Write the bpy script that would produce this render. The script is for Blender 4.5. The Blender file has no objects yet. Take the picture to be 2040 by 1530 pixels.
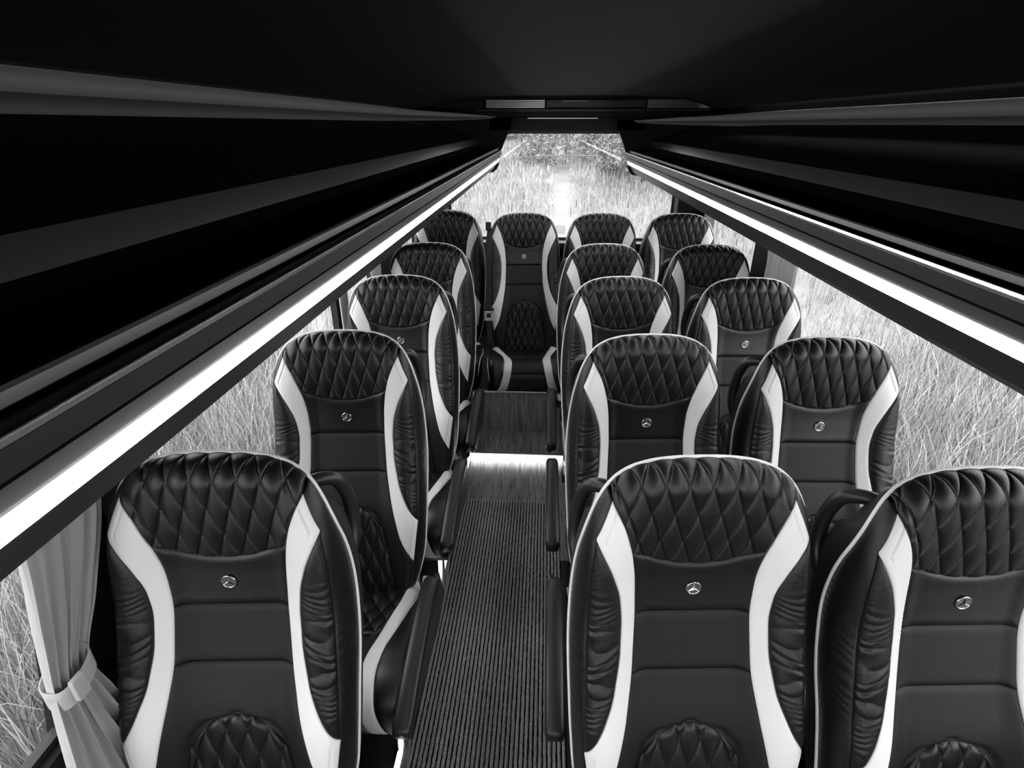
import bpy, bmesh, math, random
import numpy as np
from mathutils import Vector, Matrix

random.seed(7); rng = np.random.default_rng(7)
sc = bpy.context.scene
COL = sc.collection

# ------------------------------------------------------------------ camera
H = 1.95
cam_d = bpy.data.cameras.new('camera'); cam = bpy.data.objects.new('camera', cam_d); COL.objects.link(cam)
cam_d.sensor_fit = 'HORIZONTAL'; cam_d.sensor_width = 36.0; cam_d.lens = 36.0 * 1100 / 2040
cam_d.clip_start = 0.02; cam_d.clip_end = 300
cam.location = (0, 0, H)
cam.rotation_euler = (math.radians(90 - 25.217), 0, math.radians(3.295))
sc.camera = cam

# ------------------------------------------------------------------ world: bright, even overcast sky
w = bpy.data.worlds.new('overcast_sky'); sc.world = w; w.use_nodes = True
bgn = w.node_tree.nodes['Background']
bgn.inputs[0].default_value = (1, 1, 1, 1); bgn.inputs[1].default_value = 3.0

# ------------------------------------------------------------------ exposure
vs = sc.view_settings
vs.view_transform = 'Standard'; vs.look = 'None'; vs.gamma = 1.0; vs.use_curve_mapping = False
vs.exposure = 0.70
LED_STRENGTH = 21.0

# ------------------------------------------------------------------ materials
def mat(name, c, rough=.5, metal=0, spec=.5, bump=None, noise=None, emit=0, coat=0):
    m = bpy.data.materials.new(name); m.use_nodes = True
    nt = m.node_tree; b = nt.nodes['Principled BSDF']
    b.inputs['Base Color'].default_value = (c, c, c, 1)
    b.inputs['Roughness'].default_value = rough; b.inputs['Metallic'].default_value = metal
    b.inputs['Specular IOR Level'].default_value = spec
    b.inputs['Coat Weight'].default_value = coat
    tc = None
    if bump or noise:
        tc = nt.nodes.new('ShaderNodeTexCoord')
    if bump:
        s, st = bump
        n = nt.nodes.new('ShaderNodeTexNoise'); n.inputs['Scale'].default_value = s; n.inputs['Detail'].default_value = 3
        bp = nt.nodes.new('ShaderNodeBump'); bp.inputs['Strength'].default_value = st; bp.inputs['Distance'].default_value = .002
        nt.links.new(tc.outputs['Object'], n.inputs['Vector']); nt.links.new(n.outputs[0], bp.inputs['Height'])
        nt.links.new(bp.outputs[0], b.inputs['Normal'])
    if noise:
        s, lo, hi = noise[:3]; sca = noise[3] if len(noise) > 3 else (1, 1, 1)
        mp = nt.nodes.new('ShaderNodeMapping'); mp.inputs['Scale'].default_value = sca
        n = nt.nodes.new('ShaderNodeTexNoise'); n.inputs['Scale'].default_value = s; n.inputs['Detail'].default_value = 6
        n.inputs['Roughness'].default_value = .65
        r = nt.nodes.new('ShaderNodeValToRGB')
        r.color_ramp.elements[0].position = .3; r.color_ramp.elements[1].position = .72
        r.color_ramp.elements[0].color = (lo, lo, lo, 1); r.color_ramp.elements[1].color = (hi, hi, hi, 1)
        nt.links.new(tc.outputs['Object'], mp.inputs[0]); nt.links.new(mp.outputs[0], n.inputs['Vector'])
        nt.links.new(n.outputs[0], r.inputs[0]); nt.links.new(r.outputs[0], b.inputs['Base Color'])
    if emit:
        b.inputs['Emission Color'].default_value = (1, 1, 1, 1); b.inputs['Emission Strength'].default_value = emit
    return m

M = {}
M['leather'] = mat('black_leather', .0045, .38, spec=.55, bump=(420, .35))
M['leather_mid'] = mat('black_perforated_leather', .005, .5, spec=.42, bump=(700, .5))
M['white'] = mat('white_leather', .86, .5, bump=(420, .25))
M['piping'] = mat('white_piping', .85, .45)
M['plastic'] = mat('black_plastic', .014, .38)
M['shell'] = mat('black_seat_shell', .010, .55)
M['chrome'] = mat('chrome', .75, .16, metal=1)
M['trim_chrome'] = mat('polished_trim', .85, .09, metal=1)
M['steel'] = mat('brushed_steel', .5, .3, metal=1)
M['badge_face'] = mat('badge_face', .35, .4, metal=1)
M['grey_plastic'] = mat('light_grey_plastic', .45, .5)
M['ceil'] = mat('black_headliner', .007, .9, spec=.1)
M['dark'] = mat('matt_black_panel', .006, .6, spec=.2)
M['wall'] = mat('black_wall_lining', .010, .7, spec=.2)
M['rack'] = mat('charcoal_rack_lip', .014, .45)
M['rack_band'] = mat('grey_rack_band', .17, .4)
M['gloss_band'] = mat('gloss_black_band', .02, .22)
M['lip_top'] = mat('grey_lip_top', .10, .28, spec=.7)
M['rack_inside'] = mat('black_rack_lining', .004, .8, spec=.1)
M['cove_light'] = mat('grey_cove', .13, .6)
M['cove_dark'] = mat('dark_grey_cove', .05, .6)
M['led'] = mat('led_diffuser', .9, .4, emit=LED_STRENGTH)
M['floor_led'] = mat('floor_led_diffuser', .9, .4, emit=4.0)
M['belt'] = mat('black_webbing', .03, .6, bump=(900, .6))
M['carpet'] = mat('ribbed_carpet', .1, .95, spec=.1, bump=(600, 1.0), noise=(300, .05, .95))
M['carpet_groove'] = mat('dark_carpet_groove', .006, .95, spec=.1)  # darker tone for the low faces between the ribs
M['wood'] = mat('dark_wood_planks', .1, .32, noise=(6, .08, .42, (11, 1.0, 1.0)))
M['ground'] = mat('dry_soil', .2, .95, spec=.1, noise=(1.1, .20, .30))
M['rubber'] = mat('rubber_seal', .012, .6)
M['leaf'] = mat('bush_leaf', .20, .6)
M['bark'] = mat('bush_bark', .08, .9)
M['white_metal'] = mat('white_painted_metal', .75, .35)

def glass():
    m = bpy.data.materials.new('window_glass'); m.use_nodes = True; nt = m.node_tree
    for n in list(nt.nodes): nt.nodes.remove(n)
    o = nt.nodes.new('ShaderNodeOutputMaterial'); mx = nt.nodes.new('ShaderNodeMixShader')
    t = nt.nodes.new('ShaderNodeBsdfTransparent'); t.inputs[0].default_value = (.93, .93, .93, 1)
    g = nt.nodes.new('ShaderNodeBsdfGlossy'); g.inputs['Roughness'].default_value = .03
    lw = nt.nodes.new('ShaderNodeLayerWeight'); lw.inputs[0].default_value = .5
    pw = nt.nodes.new('ShaderNodeMath'); pw.operation = 'POWER'; pw.inputs[1].default_value = 5
    ad = nt.nodes.new('ShaderNodeMath'); ad.operation = 'MULTIPLY_ADD'; ad.inputs[1].default_value = .5; ad.inputs[2].default_value = .012
    nt.links.new(lw.outputs['Facing'], pw.inputs[0]); nt.links.new(pw.outputs[0], ad.inputs[0])
    nt.links.new(ad.outputs[0], mx.inputs[0]); nt.links.new(t.outputs[0], mx.inputs[1]); nt.links.new(g.outputs[0], mx.inputs[2])
    nt.links.new(mx.outputs[0], o.inputs[0]); return m
M['glass'] = glass()

def translucent(name, c, tr, rough_noise=None):
    m = bpy.data.materials.new(name); m.use_nodes = True; nt = m.node_tree
    for n in list(nt.nodes): nt.nodes.remove(n)
    o = nt.nodes.new('ShaderNodeOutputMaterial'); mx = nt.nodes.new('ShaderNodeMixShader'); mx.inputs[0].default_value = tr
    d = nt.nodes.new('ShaderNodeBsdfDiffuse'); d.inputs[0].default_value = (c, c, c, 1)
    t = nt.nodes.new('ShaderNodeBsdfTranslucent'); t.inputs[0].default_value = (c, c, c, 1)
    if rough_noise:
        tc = nt.nodes.new('ShaderNodeTexCoord'); n = nt.nodes.new('ShaderNodeTexNoise'); n.inputs['Scale'].default_value = rough_noise
        bp = nt.nodes.new('ShaderNodeBump'); bp.inputs['Strength'].default_value = .25; bp.inputs['Distance'].default_value = .002
        nt.links.new(tc.outputs['Object'], n.inputs['Vector']); nt.links.new(n.outputs[0], bp.inputs['Height'])
        nt.links.new(bp.outputs[0], d.inputs['Normal'])
    nt.links.new(d.outputs[0], mx.inputs[1]); nt.links.new(t.outputs[0], mx.inputs[2]); nt.links.new(mx.outputs[0], o.inputs[0]); return m
M['curtain'] = translucent('grey_curtain_cloth', .62, .3, 900)
M['aisle_led'] = mat('aisle_led_diffuser', .9, .4, emit=1.6)
M['sticker'] = translucent('white_sticker_paper', .9, .5)
M['tongue'] = mat('bright_tongue', .85, .35)

def grassmat():
    m = bpy.data.materials.new('dry_grass'); m.use_nodes = True; nt = m.node_tree
    b = nt.nodes['Principled BSDF']; b.inputs['Roughness'].default_value = .8; b.inputs['Specular IOR Level'].default_value = .15
    a = nt.nodes.new('ShaderNodeVertexColor'); a.layer_name = 'shade'
    nt.links.new(a.outputs[0], b.inputs['Base Color']); return m
M['grass'] = grassmat()

# ------------------------------------------------------------------ helpers
def link(name, me, m, parent=None, smooth=False):
    o = bpy.data.objects.new(name, me); COL.objects.link(o)
    if m is not None and not me.materials: me.materials.append(M[m])
    if smooth and len(me.polygons): me.polygons.foreach_set('use_smooth', [True] * len(me.polygons))
    if parent is not None: o.parent = parent
    return o

def tag(o, label=None, cat=None, group=None, kind=None):
    if label: o['label'] = label
    if cat: o['category'] = cat
    if group: o['group'] = group
    if kind: o['kind'] = kind
    return o

def thing(name, loc, label, cat, group=None, rz=0):
    o = bpy.data.objects.new(name, None); COL.objects.link(o); o.location = loc; o.rotation_euler = (0, 0, rz)
    o.empty_display_size = .1
    return tag(o, label, cat, group)

def me_from(name, v, f):
    me = bpy.data.meshes.new(name); me.from_pydata([tuple(map(float, p)) for p in v], [], [tuple(map(int, q)) for q in f]); me.update(); return me

def grid_mesh(name, P, flip=False):
    """P: (nv,nu,3) array"""
    nv, nu = P.shape[:2]
    i = np.arange(nv * nu).reshape(nv, nu)
    q = np.stack([i[:-1, :-1], i[:-1, 1:], i[1:, 1:], i[1:, :-1]], -1).reshape(-1, 4)
    if flip: q = q[:, ::-1]
    me = bpy.data.meshes.new(name)
    v = P.reshape(-1, 3)
    me.vertices.add(len(v)); me.vertices.foreach_set('co', v.astype(np.float32).ravel())
    me.loops.add(q.size); me.loops.foreach_set('vertex_index', q.astype(np.int32).ravel())
    me.polygons.add(len(q)); me.polygons.foreach_set('loop_start', np.arange(0, q.size, 4, dtype=np.int32))
    me.polygons.foreach_set('use_smooth', np.ones(len(q), bool))
    me.update(calc_edges=True); return me

def box_bm(bm, x0, x1, y0, y1, z0, z1, bev=0):
    vs_ = [bm.verts.new(p) for p in ((x0, y0, z0), (x1, y0, z0), (x1, y1, z0), (x0, y1, z0), (x0, y0, z1), (x1, y0, z1), (x1, y1, z1), (x0, y1, z1))]
    fs = [bm.faces.new([vs_[k] for k in q]) for q in ((3, 2, 1, 0), (4, 5, 6, 7), (0, 1, 5, 4), (1, 2, 6, 5), (2, 3, 7, 6), (3, 0, 4, 7))]
    if bev:
        ed = list({e for f in fs for e in f.edges})
        bmesh.ops.bevel(bm, geom=ed, offset=bev, segments=2, affect='EDGES', profile=.6)

def bm_obj(name, bm, m, parent=None, smooth=False):
    me = bpy.data.meshes.new(name); bmesh.ops.recalc_face_normals(bm, faces=bm.faces); bm.to_mesh(me); bm.free()
    return link(name, me, m, parent, smooth)

def boxes(name, lst, m, parent=None, bev=0):
    bm = bmesh.new()
    for b in lst: box_bm(bm, *b, bev=bev)
    return bm_obj(name, bm, m, parent)

def tube_mesh(name, pts, r, seg=8, closed=False, caps=True):
    pts = [Vector(p) for p in pts]; n = len(pts); V = []; F = []
    T = []
    for i in range(n):
        a = pts[(i - 1) % n] if (closed or i) else pts[0]; b = pts[(i + 1) % n] if (closed or i < n - 1) else pts[-1]
        T.append((b - a).normalized())
    up = Vector((0, 0, 1)) if abs(T[0].z) < .9 else Vector((0, 1, 0))
    N = (up - T[0] * up.dot(T[0])).normalized()
    rr = r if hasattr(r, '__len__') else [r] * n
    for i in range(n):
        N = (N - T[i] * N.dot(T[i])).normalized(); B = T[i].cross(N)
        for k in range(seg):
            a = 2 * math.pi * k / seg
            V.append(pts[i] + (N * math.cos(a) + B * math.sin(a)) * rr[i])
    m_ = n if closed else n - 1
    for i in range(m_):
        for k in range(seg):
            j = (i + 1) % n
            F.append((i * seg + k, i * seg + (k + 1) % seg, j * seg + (k + 1) % seg, j * seg + k))
    if not closed and caps:
        F.append(tuple(range(seg))[::-1]); F.append(tuple((n - 1) * seg + k for k in range(seg)))
    me = me_from(name, V, F); me.polygons.foreach_set('use_smooth', [True] * len(me.polygons)); return me

def extrude_profile(name, prof, y0, y1, m, parent=None, closed=True):
    """prof: list of (x,z); extruded along Y"""
    n = len(prof); V = [(x, y0, z) for x, z in prof] + [(x, y1, z) for x, z in prof]
    F = [(i, (i + 1) % n, n + (i + 1) % n, n + i) for i in range(n if closed else n - 1)]
    if closed: F += [tuple(range(n))[::-1], tuple(range(n, 2 * n))]
    me = me_from(name, V, F)
    bm = bmesh.new(); bm.from_mesh(me); bmesh.ops.recalc_face_normals(bm, faces=bm.faces); bm.to_mesh(me); bm.free()
    return link(name, me, m, parent)

def smooth_poly(P, n):
    P = np.array(P, float)
    d = np.r_[0, np.cumsum(np.linalg.norm(np.diff(P, axis=0), axis=1))]
    # Catmull-Rom resample
    t = np.linspace(0, d[-1], n); out = []
    m = np.gradient(P, d, axis=0)
    for tt in t:
        i = min(np.searchsorted(d, tt, side='right') - 1, len(P) - 2); h = d[i + 1] - d[i]; s = (tt - d[i]) / h
        out.append((2*s**3-3*s**2+1)*P[i] + (s**3-2*s**2+s)*h*m[i] + (-2*s**3+3*s**2)*P[i+1] + (s**3-s**2)*h*m[i+1])
    return np.array(out)
def plate_xz(name, prof, y0, y1, m, parent=None): return extrude_profile(name, prof, y0, y1, m, parent)

# ================================================================== STRUCTURE
XC = 0.124                       # bus centre line
YF, YR = -1.7, 4.55              # front / rear
XL, XR = -.98, 1.228
CEIL = H + .165
GZ = -.75

# floor slab
fl = boxes('floor', [(XL - .06, XR + .06, YF, YR + .05, -.16, 0)], 'plastic'); tag(fl, 'dark bus floor running down the aisle', 'floor', kind='structure')
# wood planks in front of the step
def planks(parent, x0, x1, widths, y0, y1, z0, z1):
    x = x0; i = 0
    while x < x1 - .01:
        wd = min(widths[i % len(widths)], x1 - x)
        o = boxes('plank', [(x + .0006, x + wd - .0006, y0, y1, z0, z1)], 'wood', parent, bev=.0006)
        x += wd; i += 1
planks(fl, -.47, .20, (.105, .092, .112, .1), 2.10, 2.965, .0005, .006)
# raised platform, its planks
pl = boxes('floor_platform', [(XL, XR, 2.985, YR, .0, .055)], 'plastic'); tag(pl, 'raised platform at the back of the bus', 'platform', kind='structure')
planks(pl, -.47, .20, (.112, .1, .095, .108), 2.985, 3.29, .0552, .061)
bx = boxes('trim_1', [(XL + .01, XR - .01, 3.295, 4.38, .056, .335)], 'plastic'); tag(bx, 'boxed plinth under the rear row', 'plinth', kind='structure')
x = -.47
for wd in (.1, .108, .096, .112, .1, .09, .064):
    boxes('plank', [(x + .0006, x + wd - .0006, 3.286, 3.2945, .062, .335)], 'wood', bx, bev=.0006); x += wd
tag(boxes('trim_2', [(-.47, .20, 3.276, 3.30, .336, .350)], 'steel', None, .003), 'aluminium nosing along the rear plinth edge', 'trim', kind='structure')

# ceiling (very shallow vault)
prof = []
for i in range(25):
    t = -1 + 2 * i / 24
    prof.append((XC + t * .93, CEIL - .080 * abs(t) ** 5))
prof += [(XC + 1.06, CEIL + .06), (XC - 1.06, CEIL + .06)]
ce = extrude_profile('ceiling', prof, YF, 3.98, 'ceil'); tag(ce, 'black fabric headliner', 'ceiling', kind='structure')
boxes('roof_skin', [(XL - .06, XR + .06, 3.97, YR + .05, CEIL + .03, CEIL + .06)], 'dark', ce)

# side walls with window openings
def side_wall(name, x0, x1, pillars, label):
    lst = [(x0, x1, YF, YR + .05, -.02, .765), (x0, x1, YF, YR + .05, 1.66, CEIL + .06)]
    for a, b in pillars: lst.append((x0, x1, a, b, .765, 1.66))
    o = boxes(name, lst, 'wall'); tag(o, label, 'wall', kind='structure'); return o
LP = [(YF, YF + .2), (-.55, -.3), (.935, 1.125), (2.56, 2.615), (3.16, 3.80), (4.36, YR + .05)]
RP = [(YF, YF + .2), (-.35, .05), (3.05, 3.335), (4.40, YR + .05)]
wl = side_wall('wall_left', XL - .06, XL, LP, 'black left side wall with window pillars')
wr = side_wall('wall_right', XR, XR + .06, RP, 'black right side wall with window pillars')
sp = [(.695, .765), (.935, 1.66), (.95, 1.66), (.95, .765)]
V_ = [(XL - .06, y, z) for y, z in sp] + [(XL, y, z) for y, z in sp]
link('slanted_pillar', me_from('slanted_pillar', V_, [(0, 1, 2, 3), (7, 6, 5, 4), (0, 4, 5, 1), (1, 5, 6, 2), (2, 6, 7, 3), (3, 7, 4, 0)]), 'dark', wl)
nwin = 1
def side_windows(x, pill, wall):
    global nwin
    for (a, b), (c, d) in zip(pill[:-1], pill[1:]):
        g = boxes('window_%d' % nwin, [(x - .003, x + .003, b, c, .765, 1.66)], 'glass'); nwin += 1
        tag(g, 'side window pane of the bus', 'window', kind='structure')
        fr = boxes('window_seal', [(x - .012, x + .012, b, b + .018, .765, 1.66), (x - .012, x + .012, c - .018, c, .765, 1.66),
                              (x - .012, x + .012, b, c, .765, .78), (x - .012, x + .012, b, c, 1.642, 1.66)], 'rubber', g)
side_windows(XL - .035, LP, wl)
side_windows(XR + .035, RP, wr)

# rear wall with wide window
RX0, RX1, RZ0, RZ1 = -.765, 1.0, 1.105, 1.895
wb = boxes('wall_rear', [(XL - .06, XR + .06, YR, YR + .06, .0, RZ0), (XL - .06, XR + .06, YR, YR + .06, RZ1, CEIL + .06),
                         (XL - .06, RX0, YR, YR + .06, RZ0, RZ1), (RX1, XR + .06, YR, YR + .06, RZ0, RZ1)], 'wall')
tag(wb, 'black rear wall around the wide back window', 'wall', kind='structure')
gb = boxes('window_%d' % nwin, [(RX0, RX1, YR + .03, YR + .036, RZ0, RZ1)], 'glass'); tag(gb, 'wide rear window', 'window', kind='structure'); nwin += 1
boxes('window_seal', [(RX0, RX1, YR + .02, YR + .045, RZ0, RZ0 + .012), (RX0, RX1, YR + .02, YR + .045, RZ1 - .012, RZ1),
                      (RX0, RX0 + .012, YR + .02, YR + .045, RZ0, RZ1), (RX1 - .012, RX1, YR + .02, YR + .045, RZ0, RZ1)], 'rubber', gb)
tag(boxes('trim_3', [(XL + .01, XR - .01, YR - .12, YR, RZ0 - .05, RZ0 - .005)], 'rack', None, .006), 'dark ledge below the rear window', 'trim', kind='structure')
# rear corner pillars
tag(boxes('trim_4', [(1.0, 1.115, YR - .14, YR, .35, 1.75)], 'dark', None, .01), 'dark padded corner pillar right of the rear window', 'trim', kind='structure')
tag(boxes('trim_5', [(-.87, -.765, YR - .14, YR, .35, 1.75)], 'dark', None, .01), 'dark padded corner pillar left of the rear window', 'trim', kind='structure')
# front wall with windscreen opening
wf = boxes('wall_front', [(XL - .06, XR + .06, YF - .06, YF, -.02, .95), (XL - .06, XR + .06, YF - .06, YF, 1.80, CEIL + .06),
                          (XL - .06, XL + .25, YF - .06, YF, .95, 1.80), (XR - .25, XR + .06, YF - .06, YF, .95, 1.80)], 'wall')
tag(wf, 'front bulkhead around the windscreen behind the viewer', 'wall', kind='structure')
gw = boxes('window_%d' % nwin, [(XL + .25, XR - .25, YF - .035, YF - .029, .95, 1.80)], 'glass'); tag(gw, 'windscreen behind the viewer', 'window', kind='structure')

# rear header, roof air unit
hd = boxes('trim_6', [(-.42, .70, 4.40, YR, H - .045, H + .045)], 'dark', None, .004); tag(hd, 'black header above the rear window', 'trim', kind='structure')
boxes('edge_reflection', [(-.14, .36, 4.392, 4.40, H + .034, H + .040)], 'steel', hd)  # reflection on the header edge, built as a thin bright bar

# cove strips along both ceiling edges
def cove(name, sgn, dz, label):
    path = smooth_poly([(.955, YF), (.955, .5), (.955, 2.4), (.945, 3.1), (.90, 3.6), (.78, 4.05), (.52, 4.40)], 60)
    tk = np.interp(path[:, 1], [YF, 3.0, 4.1, 4.4], [1, 1, .7, .25])
    def strip(nm, pr, m, par=None):
        P = np.array([[(XC + sgn * (u + du), y, H + dz + .040 + (z - .040) * k) for du, z in pr + pr[:1]] for (u, y), k in zip(path, tk)])
        return link(nm, grid_mesh(nm, P, flip=sgn > 0), m, par)
    a = strip(name, [(0, .014), (-.010, .044), (.03, .044), (.03, .010)], 'cove_dark'); tag(a, label, 'trim', kind='structure')
    strip('cove_strip', [(-.010, .0445), (-.037, .078), (.03, .085), (.03, .0445)], 'cove_light', a)
cove('trim_7', -1, 0, 'two tone grey cove along the left ceiling edge')
cove('trim_8', 1, -.028, 'two tone grey cove along the right ceiling edge')

# ================================================================== LUGGAGE RACKS
def rack(sgn, dz, label):
    X = lambda u: XC + sgn * u
    Z = H + dz
    t = thing('luggage_rack', (X(.75), 0, Z - .33), label, 'luggage rack', 'overhead luggage racks')
    def part(nm, pr, m, y0=YF + .02, y1=4.40):
        o = extrude_profile(nm, [(X(u) - t.location.x, Z + z - t.location.z) for u, z in pr], y0, y1, m, t); return o
    # lip body: bottom, underside
    part('lip', [(.456, -.202), (.4535, -.181), (.478, -.176), (.56, -.21), (.56, -.33), (.545, -.325), (.515, -.303), (.487, -.262), (.482, -.2585), (.478, -.2545), (.470, -.229), (.4595, -.207), (.466, -.2045)], 'rack')
    part('lip_band', [(.4535, -.1805), (.4505, -.1735), (.462, -.172), (.478, -.1755)], 'rack_band')
    hh, du = (.0042, .00058) if sgn > 0 else (.0016, .00040)
    part('chrome_trim', [(.4490, -.1740), (.4490 + du, -.1740 + hh), (.4515, -.1740 + hh), (.4535, -.1712), (.4535, -.1740)], 'trim_chrome')
    part('lip_top', [(.476, -.1705), (.4765, -.1590), (.480, -.1565), (.494, -.160), (.494, -.176), (.480, -.176)], 'lip_top')
    part('led_strip', [(.4702, -.2315), (.4772, -.2535), (.484, -.250), (.478, -.229)], 'led')
    part('underside', [(.56, -.325), (.56, -.29), (1.098, -.27), (1.098, -.30)], 'rack')
    part('bin_door_lower', [(.494, -.172), (.624, -.134), (.640, -.134), (.60, -.21), (.50, -.21)], 'rack_inside')
    part('bin_door_band', [(.6245, -.1335), (.632, -.0945), (.660, -.0945), (.660, -.1335)], 'gloss_band')
    part('bin_door_upper', [(.6325, -.094), (.955, .0135), (1.095, .0135), (1.095, -.094)], 'rack_inside')
    # end cap at the rear: the outline seen against the rear window
    cap = [(.375, .045), (.386, -.02), (.398, -.045), (.425, -.10), (.455, -.172), (.466, -.22), (.474, -.27), (.492, -.305), (.515, -.325), (.56, -.333), (1.098, -.30), (1.098, .045)]
    part('end_cap', cap, 'dark', 4.40, 4.425)
    return t
rack(-1, 0, 'black luggage rack with glowing white light strip along the left windows')
rack(1, -.016, 'black luggage rack with glowing white light strip along the right windows')

# ================================================================== ROOF AIR UNIT
au = thing('air_conditioning_unit', (XC, 4.2, CEIL - .10), 'dark ceiling air vent unit with silver louvres above the rear window', 'air vent')
L = au.location
def rel(b): return (b[0] - L.x, b[1] - L.x, b[2] - L.y, b[3] - L.y, b[4] - L.z, b[5] - L.z)
boxes('housing', [rel((-.82, 1.14, 4.335, 4.53, H + .048, H + .19))], 'dark', au, .004)
boxes('lower_lip', [rel((-.50, 1.13, 4.30, 4.335, H + .080, H + .096))], 'rack', au, .004)
for gx0, gx1 in ((-.43, -.02), (.69, 1.12)):
    for k in range(5):
        z = H + .102 + k * .0105
        boxes('louvre_slat', [rel((gx0, gx1, 4.318, 4.336, z, z + .0072))], 'steel', au)
for gx0, gx1, s in ((-.80, -.46, 1),):
    for k in range(4):
        z = H + .105 + k * .011
        boxes('louvre_slat', [rel((gx0, gx1, 4.322, 4.336, z, z + .004))], 'rack', au)
boxes('control_panel', [rel((-.01, .68, 4.312, 4.338, H + .103, H + .152))], 'plastic', au, .004)
boxes('display_line', [rel((.10, .28, 4.3105, 4.312, H + .143, H + .146))], 'grey_plastic', au)
for kx in (.06, .61):
    bm = bmesh.new(); bmesh.ops.create_cone(bm, cap_ends=True, segments=14, radius1=.011, radius2=.009, depth=.014, matrix=Matrix.Translation((kx - L.x, 4.307 - L.y, H + .145 - L.z)) @ Matrix.Rotation(math.pi / 2, 4, 'X'))
    bm_obj('knob', bm, 'plastic', au)

# ================================================================== SEAT GEOMETRY
OUT = np.array([(0, 1.322), (.06, 1.320), (.11, 1.313), (.15, 1.300), (.18, 1.281), (.205, 1.252), (.222, 1.218), (.233, 1.18), (.241, 1.14), (.249, 1.08), (.256, 1.0), (.262, .9), (.262, .78), (.257, .655), (.243, .52), (.213, .414), (.176, .335)])
OUTS = smooth_poly(OUT, 140)                   # right half, top centre -> bottom
OUTD = smooth_poly(OUT, 900); OUTFULL = np.vstack([OUTD, OUTD[1:] * [-1, 1]])
def curve(tab):
    a = np.array(tab, float); a = a[np.argsort(a[:, 0])]
    zz = np.linspace(a[0, 0], a[-1, 0], 400)
    # smooth monotone-ish interpolation: linear then box blur
    v = np.interp(zz, a[:, 0], a[:, 1]); k = 15
    vp = np.r_[2 * v[0] - v[k:0:-1], v, 2 * v[-1] - v[-2:-k - 2:-1]]
    v = np.convolve(vp, np.ones(2 * k + 1) / (2 * k + 1), 'valid')
    return lambda z: np.interp(z, zz, v)
XE = lambda z: np.interp(z, OUTS[::-1, 1], OUTS[::-1, 0])
ZT = lambda x: np.interp(np.abs(x), OUTS[:60, 0], OUTS[:60, 1])
PROF = curve([(.30, -.205), (.40, -.185), (.55, -.158), (.65, -.137), (.738, -.112), (.845, -.058), (.973, -.012), (1.032, 0), (1.1, .009), (1.243, .016), (1.34, .022)])
ZK, ZJ, ZD, ZC = .545, .70, 1.172, 1.25
XI0 = curve([(.545, .2175), (.627, .178), (.753, .149), (.845, .133), (.976, .127), (1.072, .132), (1.135, .143), (1.195, .161), (1.25, .189)])
XO_MID = curve([(.70, .240), (.715, .232), (.753, .208), (.819, .179), (.899, .163), (.982, .160), (1.042, .167), (1.103, .188), (1.172, .2215)])
def XI(z):
    return np.where(z < ZK, XE(z) - .026, XI0(z))
def XO(z):
    lo = np.interp(z, [ZK, ZJ], [XI0(ZK), XO_MID(ZJ)]); hi = np.interp(z, [ZD, ZC], [XO_MID(ZD), XI0(ZC)])
    return np.where(z < ZJ, lo, np.where(z > ZD, hi, XO_MID(z)))
XS = lambda z: np.interp(z, [ZJ, .8, .95, 1.08, ZD], [XO_MID(ZJ), .240, .237, .232, XO_MID(ZD)])
BOL = curve([(.30, 0), (.42, .005), (.55, .03), (.68, .046), (.85, .052), (1.0, .050), (1.12, .042), (1.19, .028), (1.25, .004), (1.34, 0)])
OFF = curve([(.30, .03), (.5, .055), (.8, .062), (1.0, .060), (1.09, .045), (1.17, .022), (1.24, .022), (1.29, .042), (1.34, .048)])
RAD = curve([(.30, .035), (.6, .045), (1.0, .040), (1.12, .026), (1.22, .030), (1.28, .05), (1.34, .055)])
def sstep(a, b, x):
    t = np.clip((x - a) / (b - a), 0, 1); return t * t * (3 - 2 * t)
def base_y(x, z):
    ax = np.abs(x)
    bulge = BOL(z) * sstep(.095, .205, ax)
    flat = np.stack([np.ravel(x), np.ravel(z)], 1)
    d = np.empty(len(flat))
    for s in range(0, len(flat), 2000):
        q = flat[s:s + 2000].astype(np.float32); O_ = OUTFULL.astype(np.float32)
        d[s:s + 2000] = np.sqrt(((q[:, None, 0] - O_[None, :, 0]) ** 2 + (q[:, None, 1] - O_[None, :, 1]) ** 2).min(1))
    d = d.reshape(np.shape(x)); R = RAD(z)
    k = 1 - np.clip((d - .001) / R, 0, 1)
    roll = 1 - np.sqrt(np.maximum(0, 1 - k * k))
    head = .010 * (1 - (ax / .2) ** 2) * sstep(1.05, 1.2, z)         # soft crown of the head section
    return PROF(z) - bulge * (1 - roll) + OFF(z) * roll - head * (1 - roll)

def puff(u, v, W, Hh, h, wd):
    e = np.minimum(np.minimum(u, 1 - u) * W, np.minimum(v, 1 - v) * Hh) / wd
    e = np.clip(e, 0, 1); return h * np.sqrt(np.maximum(0, 1 - (1 - e) ** 2))
def quilt(x, z, wq=.048, hq=.128, h=.0066, ph=0):
    p = x / wq + z / hq + ph; q = x / wq - z / hq + ph
    f = np.abs(np.sin(np.pi * p)) * np.abs(np.sin(np.pi * q))
    dm = np.minimum(np.abs(p - np.round(p)), np.abs(q - np.round(q))) * wq * .92
    return h * f ** .42 - .0028 * np.exp(-(dm / .0016) ** 2)

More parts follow.
